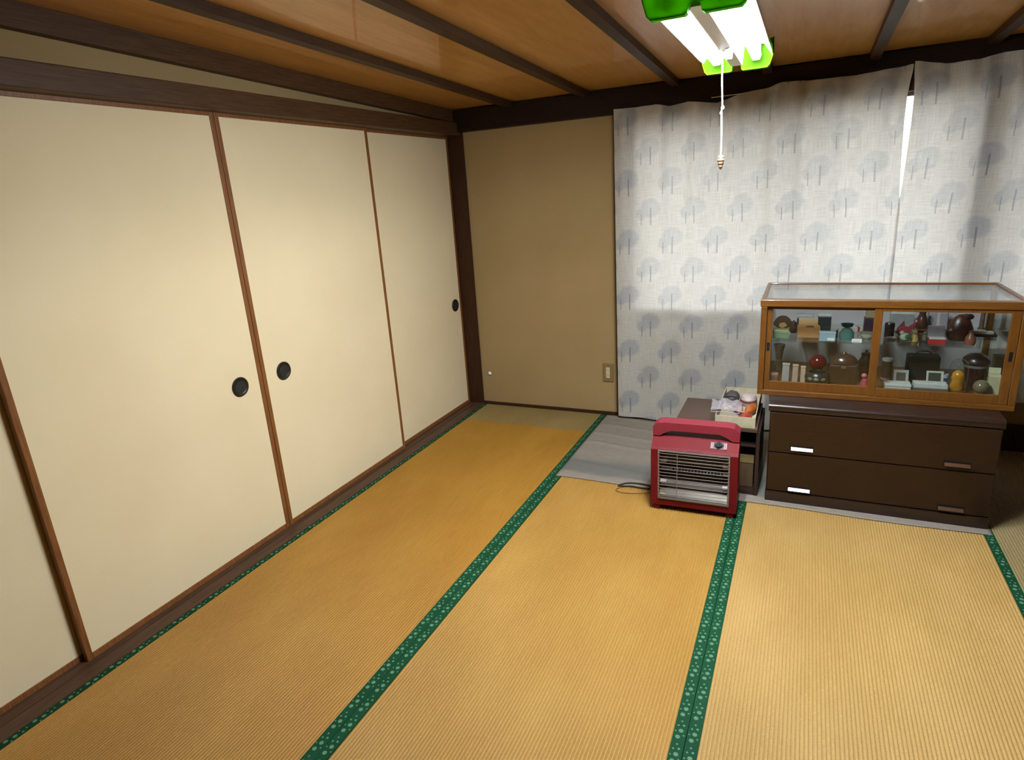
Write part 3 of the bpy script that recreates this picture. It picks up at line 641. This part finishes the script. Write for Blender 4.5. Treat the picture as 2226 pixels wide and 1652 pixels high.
t = it('bamboo_stick', 'thin brown upright stick at the back right of showcase', 'stick', 2.812, -.345, 1, 0, G1)
obj('stick', lathe(new(), [(0, 0), (.010, 0), (.009, .040), (.0098, .043), (.009, .046), (.0085, .086), (0, .086)], 14), pc(104, 74, 58), t, True); obj('stick_base', lathe(new(), [(.0102, 0), (.014, 0), (.014, .004), (.0102, .004)], 14), pc(70, 48, 38), t, True)
# --- showcase floor, left door
t = it('bud_vase', 'tall pale glass vase at the lower left of showcase', 'vase', 1.996, -.470, 0, 0, G2)
obj('vase_body', lathe(new(), [(0, 0), (.016, 0), (.020, .010), (.014, .050), (.020, .100), (.027, .128), (.025, .128), (.018, .100), (.012, .050), (0, .012)], 22), pc(146, 138, 126, .2), t, True); obj('vase_band', lathe(new(), [(.0146, .046), (.0155, .048), (.0155, .054), (.0146, .056)], 22), pc(176, 166, 150, .2), t, True)
t = it('tiny_box', 'tiny pinkish box in the lower left corner of showcase', 'box', 1.988, -.690, 0, 0, G2)
obj('box_base', cbox(new(), .030, .030, .034), pc(126, 84, 66), t); obj('lid', cbox(new(), .032, .032, .012, .0345), pc(168, 128, 110), t)
for k, (x, w_, h_, c, lab) in enumerate([(2.034, .030, .088, (118, 108, 94), 'grey narrow box leaning beside the tiny pinkish box'), (2.074, .024, .084, (134, 100, 62), 'tan narrow wooden box leaning, middle of three'), (2.106, .020, .078, (150, 116, 72), 'lightest narrow wooden box leaning next to the dark bowl')]):
    t = it('narrow_box', lab, 'box', x, -.690, 0, 0, 'narrow boxes leaning in the showcase'); R_ = Matrix.Rotation(math.radians(-24), 4, 'X') ; tr_ = Matrix.Translation((0, 0, .006))
    obj('box_body', xf(box(-w_/2, w_/2, -.007, .007, 0, h_*.86, .001), tr_ @ R_), pc(*c), t); obj('box_end', xf(box(-w_/2-.001, w_/2+.001, -.008, .008, h_*.86+.0005, h_, .001), tr_ @ R_), pc(*[int(q*1.15) for q in c]), t)
    obj('prop', box(-w_/2, w_/2, .010, .024, 0, .012, .001), pc(*[int(q*.7) for q in c]), t)
t = it('daruma_ball', 'shiny red round lacquer ball on a stand behind dark bowl', 'ornament', 2.166, -.545, 0, 0, G2)
obj('ball', blob(new(), (0, 0, .070), (.038, .038, .036), 2), pc(120, 20, 24, .12), t, True); obj('stand', lathe(new(), [(0, 0), (.026, 0), (.020, .012), (.018, .030), (.024, .037), (0, .037)], 20), pc(50, 30, 24), t, True)
t = it('ceramic_bowl', 'dark green patterned bowl in front of the red ball', 'bowl', 2.164, -.682, 0, 0, G2)
obj('bowl_body', lathe(new(), [(0, 0), (.028, 0), (.030, .005), (.046, .016), (.052, .034), (.048, .052), (.040, .060), (.036, .060), (.044, .050), (.046, .034), (0, .012)], 30), pc(46, 46, 38, .3), t, True)
for a in (-60, -95, -125): obj('leaf_motif', rotz(blob(new(), (.0505, 0, .036), (.003, .012, .008)), math.radians(a)), pc(128, 126, 108, .4), t, True)
t = it('lidded_casket', 'brown lidded wooden casket with brass clasp', 'casket', 2.268, -.610, 0, 0, G2)
obj('casket_body', cbox(new(), .112, .085, .088, 0, .006), pc(72, 50, 34, .3), t); obj('casket_lid', lathe(new(), [(.066, .0885), (.066, .100), (.050, .118), (.030, .128), (0, .131)], 28, .88, .68), pc(84, 54, 40, .25), t, True)
obj('clasp', box(-.010, .010, -.0462, -.0426, .072, .084, .001), pc(196, 176, 120, .25, .8), t); obj('highlight_boss', lathe(new(), [(0, .1315), (.012, .1315), (.008, .138), (0, .139)], 16), pc(110, 80, 60, .25), t, True)
t = it('dark_jar', 'dark brown jar at the back left of the centre stile', 'jar', 2.368, -.460, 0, 0, G2)
obj('jar_body', lathe(new(), [(0, 0), (.022, 0), (.030, .020), (.030, .060), (.020, .082), (.018, .090), (0, .090)], 24), pc(66, 44, 40, .3), t, True); obj('jar_lid', lathe(new(), [(0, .0905), (.021, .0905), (.020, .100), (.006, .106), (.006, .114), (0, .116)], 20), pc(56, 36, 34, .3), t, True)
t = it('pink_figurine', 'small pink figurine by the centre stile on showcase floor', 'figurine', 2.352, -.685, 0, 0, G2)
obj('figure_body', lathe(new(), [(0, 0), (.022, 0), (.020, .016), (.010, .042), (0, .044)], 20), pc(172, 62, 72, .45), t, True); obj('figure_head', blob(new(), (-.004, 0, .054), (.012, .011, .012)), pc(200, 100, 104, .45), t, True); obj('figure_arm', tube(new(), [(-.008, -.008, .034), (.012, -.014, .024), (.022, -.012, .014)], .005, 8), pc(150, 44, 58, .45), t, True)
# --- showcase floor, right door
t = it('canister', 'brown canister with white lid at the left behind right door', 'canister', 2.444, -.560, 0, 0, G2)
obj('canister_body', lathe(new(), [(0, 0), (.021, 0), (.021, .094), (0, .094)], 22), pc(74, 52, 44), t, True); obj('canister_lid', lathe(new(), [(0, .0945), (.022, .0945), (.022, .104), (0, .106)], 22), pc(202, 196, 186), t, True); obj('canister_base', lathe(new(), [(.0215, .010), (.0222, .010), (.0222, .018), (.0215, .018)], 22), pc(150, 120, 100), t, True)
t = it('carry_case', 'black carrying case with arched handle at the back', 'case', 2.590, -.470, 0, 0, G2)
obj('case_body', cbox(new(), .122, .070, .104, 0, .004), pc(40, 36, 28, .5), t); obj('case_handle', tube(new(), [(-.030, 0, .1045), (-.026, 0, .116), (-.014, 0, .122), (.014, 0, .122), (.026, 0, .116), (.030, 0, .1045)], .004, 8), pc(52, 44, 36), t, True); obj('case_flap', box(-.058, .058, -.0372, -.0354, .080, .098, .0005), pc(30, 28, 22), t)
t = it('white_carton', 'flat white carton at the lower front beside centre stile', 'carton', 2.472, -.695, 0, 0, G2)
obj('carton_body', cbox(new(), .096, .060, .024), pc(196, 196, 188), t); obj('carton_lid', cbox(new(), .098, .062, .010, .0245), pc(212, 212, 206), t)
t = it('photo_frame', 'small white photo frame standing behind the white carton', 'photo frame', 2.497, -.600, 0, 0, G2)
b = new(); bx(b, -.028, .028, -.003, .003, 0, .012); bx(b, -.028, .028, -.003, .003, .050, .062); bx(b, -.028, -.018, -.003, .003, .012, .050); bx(b, .018, .028, -.003, .003, .012, .050)
obj('frame', xf(b, Matrix.Translation((0, 0, .0012)) @ Matrix.Rotation(math.radians(-16), 4, 'X')), pc(204, 202, 196), t); obj('picture', xf(box(-.018, .018, -.001, .002, .012, .050), Matrix.Translation((0, 0, .0012)) @ Matrix.Rotation(math.radians(-16), 4, 'X')), pc(92, 92, 88), t); obj('strut', tube(new(), [(0, .016, .045), (0, .034, .002)], .002, 6), pc(160, 160, 150), t)
t = it('display_tray', 'grey base with white tray at the lower front middle', 'tray', 2.590, -.690, 0, 0, G2)
obj('tray_base', cbox(new(), .124, .060, .024), pc(104, 98, 94), t); obj('white_insert', tray_walls(new(), .118, .054, .016, .003, .0245), pc(214, 212, 206), t); obj('paper', rotz(box(-.036, .030, -.016, .016, .0285, .034), .2), pc(224, 224, 222), t)
t = it('photo_frame', 'white photo frame with dark green picture behind the tray', 'photo frame', 2.622, -.600, 0, 0, G2)
b = new(); bx(b, -.031, .031, -.003, .003, 0, .010); bx(b, -.031, .031, -.003, .003, .056, .064); bx(b, -.031, -.024, -.003, .003, .010, .056); bx(b, .022, .031, -.003, .003, .010, .056)
obj('frame', xf(b, Matrix.Translation((0, 0, .0012)) @ Matrix.Rotation(math.radians(-16), 4, 'X')), pc(208, 206, 196), t); obj('picture', xf(box(-.024, .022, -.001, .002, .010, .056), Matrix.Translation((0, 0, .0012)) @ Matrix.Rotation(math.radians(-16), 4, 'X')), pc(56, 62, 44), t); obj('strut', tube(new(), [(0, .016, .045), (0, .034, .002)], .002, 6), pc(160, 160, 150), t)
t = it('amber_jar', 'clear domed jar with an amber figure inside', 'jar', 2.688, -.672, 0, 0, G2)
obj('jar_base', lathe(new(), [(0, 0), (.034, 0), (.035, .005), (.033, .012), (0, .012)], 26), pc(120, 66, 22, .3), t, True)
obj('amber_figure', lathe(new(), [(0, .0125), (.022, .013), (.026, .030), (.020, .050), (.024, .066), (.020, .084), (.010, .094), (0, .097)], 18), pc(206, 136, 34, .25, 0, .35), t, True)
obj('glass_dome', lathe(new(), [(.033, .0125), (.034, .05), (.034, .105), (.028, .130), (.015, .142), (0, .146)], 26), M['glass'], t, True)
t = it('glass_ball', 'clear glass ball paperweight at the front right', 'paperweight', 2.766, -.692, 0, 0, G2)
obj('ball', blob(new(), (0, 0, .036), (.029, .029, .029), 2), pc(118, 106, 84, .06), t, True); obj('ring_stand', lathe(new(), [(.014, 0), (.024, 0), (.021, .012), (.014, .012)], 22), pc(128, 84, 40), t, True)
t = it('lacquer_pot', 'maroon lacquer pot with silver rim and dark lid', 'pot', 2.766, -.560, 0, 0, G2)
obj('pot_body', lathe(new(), [(0, 0), (.026, 0), (.034, .030), (.040, .085), (0, .085)], 26), pc(62, 26, 28, .25), t, True); obj('silver_rim', lathe(new(), [(.0385, .0855), (.042, .0855), (.043, .096), (.0385, .096)], 26), pc(186, 184, 182, .25, .6), t, True)
obj('pot_lid', lathe(new(), [(0, .0965), (.042, .0965), (.050, .106), (.048, .120), (.034, .134), (.016, .142), (0, .144)], 26), pc(56, 30, 34, .3), t, True)
t = it('tea_chest', 'purple-brown box at the back right corner of showcase floor', 'box', 2.808, -.385, 0, 0, G2)
obj('box_base', cbox(new(), .050, .05, .080), pc(70, 44, 48), t); obj('lid', cbox(new(), .052, .052, .014, .0805), pc(58, 36, 40), t)
t = it('cream_carton', 'cream paper carton at the right end of showcase floor', 'carton', 2.8145, -.655, 0, -.1, G2)
obj('carton_body', cbox(new(), .042, .044, .080, 0, .003), pc(198, 190, 150), t); obj('carton_flap', xf(box(-.020, .020, 0, .003, 0, .024, .001), Matrix.Translation((0, .018, .0802)) @ Matrix.Rotation(math.radians(-20), 4, 'X')), pc(188, 184, 150), t)
t = it('sake_cup', 'blue and white ceramic cup left of the amber jar', 'cup', 2.660, -.580, 0, 0, G2)
obj('cup_body', lathe(new(), [(0, 0), (.009, 0), (.012, .010), (.013, .050), (.0115, .050), (.010, .010), (0, .008)], 18), pc(190, 188, 196, .25), t, True); obj('blue_band', lathe(new(), [(.0126, .022), (.0136, .022), (.0136, .036), (.0130, .036)], 18), pc(70, 76, 110), t, True)

# ------------------------------------------------------------------ low shelf unit beside the chest
sx0, sx1, sy0, sy1, sh = 1.585, 1.950, -.878, -.525, .336
su = thing('shelf_unit', 'low dark brown shelf unit behind the red heater', 'shelf', ((sx0+sx1)/2, sy0, ZR))
hw_ = (sx1-sx0)/2; dd = sy1-sy0; H_ = sh-ZR
b = new(); prism(b, [(-.010, H_-.018), (-.004, H_-.022), (dd, H_-.022), (dd, H_), (-.004, H_), (-.010, H_-.004)], 'x', -hw_-.010, hw_-.012); obj('top', b, M['shelfw'], su, True)
for x in (-hw_, hw_-.016): obj('side_panel', box(x, x+.016, 0, dd, 0, H_-.0225, .001), M['shelfd'], su)
obj('back_panel', box(-hw_+.0165, hw_-.0165, dd-.006, dd, 0, H_-.0225), M['shelfd'], su)
obj('shelf', box(-hw_+.0165, hw_-.0165, .004, dd-.0065, .236, .246, .001), M['shelfd'], su)
obj('bottom', box(-hw_+.0165, hw_-.0165, .004, dd-.0065, 0, .022, .001), M['shelfd'], su)
t = thing('cardboard_box', 'brown cardboard box inside the low shelf unit', 'box', (1.855, -.842, ZR+.0225))
obj('box_body', box(-.072, .072, 0, .26, 0, .120, .002), pc(98, 74, 40, .8), t); obj('lid', box(-.073, .073, -.002, .262, .1205, .160, .002), pc(150, 126, 78, .8), t)
t = thing('storage_tin', 'dark tin box at the left inside the low shelf unit', 'box', (1.690, -.842, ZR+.0225))
obj('box_body', box(-.070, .070, 0, .24, 0, .100, .003), pc(60, 42, 34, .5), t); obj('lid', box(-.071, .071, -.001, .241, .1005, .118, .002), pc(72, 50, 40, .5), t)

# tray of odds and ends on the shelf unit
tz = sh+.0005
tb = thing('cardboard_tray', 'shallow cream cardboard tray on the low shelf unit', 'tray', (1.842, -.672, tz))
TW, TD, TH = .172, .432, .050
b = tray_walls(new(), TW, TD, TH, .0035); obj('tray_walls', b, pc(214, 202, 168, .8), tb)
obj('paper_label', box(-.0, .075, -TD/2-.0008, -TD/2-.0001, .006, .026), pc(206, 204, 158, .8), tb)
tzi = tz+.0038
t = thing('dark_pouch', 'dark grey pouch at the back of the cardboard tray', 'pouch', (1.798, -.565, tzi))
obj('pouch_body', blob(new(), (0, 0, .030), (.034, .060, .030), 2, .12, 2), pc(74, 68, 64, .7), t, True); obj('pouch_clasp', tube(new(), [(-.020, -.046, .050), (0, -.050, .054), (.020, -.046, .050)], .004, 8), pc(90, 92, 86, .4), t, True)
t = thing('soap_bundle', 'white bundle with dark pink band in the cardboard tray', 'bundle', (1.874, -.570, tzi))
obj('bundle_body', lathe(new(), [(0, 0), (.030, 0), (.038, .014), (.038, .034), (.030, .046), (0, .052)], 24, 1, 1.4), pc(214, 196, 188, .6), t, True); obj('pink_band', lathe(new(), [(.0385, .020), (.0400, .022), (.0400, .030), (.0385, .032)], 24, 1, 1.4), pc(130, 76, 72), t, True)
def packet(name, label, x, y, rz, w, d, hgt, col, col2, seed):
    t = thing(name, label, 'packet', (x, y, tzi), rz)
    b = blob(new(), (0, 0, hgt/2), (w/2, d/2, hgt/2), 2, .16, seed); obj('packet_body', b, pc(*col, .35), t, True)
    for s in (-1, 1): obj('crimped_end', box(-w*.28, w*.28, s*d*.5-.006, s*d*.5+.006, hgt*.42, hgt*.5, .0008), pc(*col2, .35), t)
packet('snack_packet', 'orange snack packet lying in the cardboard tray', 1.896, -.705, -.25, .046, .120, .046, (196, 104, 44), (214, 140, 80), 3)
packet('snack_packet', 'pink crumpled packet in the middle of cardboard tray', 1.836, -.690, .30, .044, .110, .040, (196, 124, 110), (214, 160, 140), 5)
packet('snack_packet', 'red packet at the front of the cardboard tray', 1.878, -.822, -.3, .056, .096, .040, (178, 66, 48), (200, 110, 90), 8)
t = thing('plastic_bag', 'clear plastic bag draped over the tray front edge', 'bag', (1.790, -.800, tz+.0535))
b = new(); gx, gy = 16, 16; g = []
rn = random.Random(4)
for i in range(gx+1):
    r_ = []
    for j in range(gy+1):
        x = -.062+.135*i/gx; y = -.070+.145*j/gy
        z = .004 + .006*math.sin(i*.9+j*.3)*math.sin(j*.7) + .003*rn.random() + max(0, .010*math.sin(math.pi*i/gx)) 
        r_.append(b.verts.new((x-.10*(j/gy-.5)*.12, y, z+.006)))
    g.append(r_)
for i in range(gx):
    for j in range(gy): b.faces.new((g[i][j], g[i+1][j], g[i+1][j+1], g[i][j+1]))
obj('bag_film', b, M['film'], t, True); obj('purple_print', blob(new(), (-.030, -.020, .002), (.012, .012, .003)), pc(86, 62, 104), t, True); obj('sealed_edge', tube(new(), [(-.055, -.072, .006), (0, -.073, .010), (.070, -.072, .006)], .0015, 6), pc(206, 196, 216, .2), t, True)

# ------------------------------------------------------------------ red electric heater
hx0, hx1 = 1.518, 1.882
ht = thing('electric_heater', 'red electric quartz heater with chrome wire grille', 'heater', ((hx0+hx1)/2, -1.128, 0.0005), math.radians(1.5))
a = (hx1-hx0)/2; D = .135
# side profile (y,z): vertical front, sloping top rising to handle
side = [(.0, .026), (.0, .292), (.010, .303), (.060, .338), (.118, .338), (.132, .322), (.132, .026)]
def shell():
    b = new()
    for x in (-a, a-.030): prism(b, side, 'x', x, x+.030)
    prism(b, [(.0, .026), (.0, .052), (.132, .052), (.132, .026)], 'x', -a+.030, a-.030)
    prism(b, [(.0, .298-.004), (.010, .303), (.060, .338), (.118, .338), (.132, .322), (.132, .300)], 'x', -a+.030, a-.030)
    bx(b, -a+.030, a-.030, .122, .132, .052, .300)
    return b
obj('body', shell(), M['hred'], ht)
# handle plate with slot
b = new(); n = 10
prism(b, [(-a, .3385), (-a, .380), (-a+.022, .398), (-a+.05, .402), (a-.05, .402), (a-.022, .398), (a, .380), (a, .3385), (a-.030, .3385), (a-.052, .354), (a-.082, .366), (-a+.082, .366), (-a+.052, .354), (-a+.030, .3385)], 'y', .050, .118)
obj('handle', b, M['hpink'], ht)
# control panel
sl = math.atan2(.035, .050)
Mx = Matrix.Translation((a-.082, .012, .3048)) @ Matrix.Rotation(sl, 4, 'X')
cp = obj('control_panel', xf(box(-.035, .035, .010, .046, 0, .002, .0006), Mx), pc(96, 30, 32, .4), ht)
for k in (-.030, -.024, .024, .030): obj('mark', xf(box(k-.001, k+.001, .014, .042, .0021, .0026), Mx), pc(206, 190, 180), cp)
obj('dial_plate', xf(lathe(new(), [(0, .0021), (.0205, .0021), (.0205, .0027), (0, .0027)], 24, .95, .8, cy=.028), Mx), M['black'], cp, True)
obj('knob', xf(lathe(new(), [(0, .0028), (.0125, .0028), (.0115, .010), (0, .010)], 20, cy=.028), Mx), M['black'], cp, True)
obj('knob', xf(box(-.003, .003, .014, .042, .0105, .015, .001), Mx), M['black'], cp)
# grille frame, reflector, tubes, wires
gx0, gx1, gz0, gz1 = -a+.031, a-.031, .056, .292
b = new(); w_ = .007
bx(b, gx0, gx1, -.004, .004, gz0, gz0+w_, .001); bx(b, gx0, gx1, -.004, .004, gz1-w_, gz1, .001); bx(b, gx0, gx0+w_, -.004, .004, gz0+w_, gz1-w_, .001); bx(b, gx1-w_, gx1, -.004, .004, gz0+w_, gz1-w_, .001)
gf = obj('grille_frame', b, M['silver'], ht)
wire = None; nw = 15
for k in range(nw):
    z = gz0+.012+(gz1-gz0-.024)*k/(nw-1)
    if wire is None: wire = obj('grille_wire', tube(new(), [(gx0+.004, -.004, 0), (gx0+.012, -.009, 0), (gx1-.012, -.009, 0), (gx1-.004, -.004, 0)], .0015, 6), M['silver'], gf, True, (0, 0, z))
    else: dup(wire, gf, (0, 0, z))
obj('grille_brace', tube(new(), [(gx0+.085, -.0115, gz0+.008), (gx0+.085, -.0115, gz1-.008)], .0016, 6), M['silver'], gf, True)
b = new(); prism(b, [(.020, gz0+.001), (.075, .095), (.085, .130), (.070, .160), (.052, .174), (.070, .188), (.085, .215), (.075, .252), (.020, gz1-.001), (.024, gz1), (.092, .256), (.094, .095), (.024, gz0)], 'x', gx0+.002, gx1-.002)
obj('reflector', b, M['steel'], ht, True)
sl_ = None
for k in range(16):
    x = gx0+.060+.0138*k
    if sl_ is None: sl_ = obj('vent_slot', box(-.0036, .0036, .0480, .0515, .160, .188, .0006), M['black'], ht, loc=(x, 0, 0))
    else: dup(sl_, ht, (x, 0, 0))
for z in (.122, .226):
    q = obj('quartz_tube', tube(new(), [(gx0+.030, .045, z), (gx1-.030, .045, z)], .007, 12), M['quartz'], ht, True)
    for s, xx in ((1, gx0+.004), (-1, gx1-.004)): obj('ceramic_end', tube(new(), [(xx, .045, z), (xx+s*.027, .045, z)], .0105, 12), M['ceramic'], q, True)
obj('rating_label', box(gx0+.010, gx0+.034, -.0065, -.0045, .083, .096, .0005), M['ceramic'], gf)
for x in (-a+.012, a-.040):
    for y in (.006, .100): obj('foot', box(x, x+.028, y, y+.026, 0, .0255, .003), M['hred'], ht)
obj('underside_shade', box(-a+.006, a-.006, .03, .126, .018, .0255), M['black'], ht)  # painted shade: black sheet darkens the gap between the feet
# power cable
t = thing('power_cable', 'looped dark power cable left of the red heater', 'cable', (1.40, -.99, .001))
def cr(pts, n=10):
    P_ = [Vector(p) for p in pts]; P_ = [P_[0]] + P_ + [P_[-1]]; out = []
    for i in range(1, len(P_)-2):
        for k in range(n):
            q = k/n; out.append(.5*((2*P_[i]) + (P_[i+1]-P_[i-1])*q + (2*P_[i-1]-5*P_[i]+4*P_[i+1]-P_[i+2])*q*q + (3*P_[i]-P_[i-1]-3*P_[i+1]+P_[i+2])*q**3))
    out.append(P_[-2]); return out
obj('cable', tube(new(), cr([(.135, .075, .012), (.09, .060, .0078), (.02, .066, .0088), (-.040, .056, .0082), (-.078, .026, .005), (-.066, .022, .004)]), .0034, 8), M['cordk'], t, True)
obj('cable', tube(new(), cr([(-.066, .018, .0035), (-.02, .032, .006), (.05, .030, .006), (.118, .034, .012)]), .0034, 8), M['cordk'], t, True)
obj('cable_tie', tube(new(), cr([(-.066, .012, .003), (-.080, -.012, .003), (-.060, -.034, .003), (-.01, -.034, .003), (.06, -.012, .004), (.118, .002, .010)]), .0024, 8), M['cordb'], t, True)
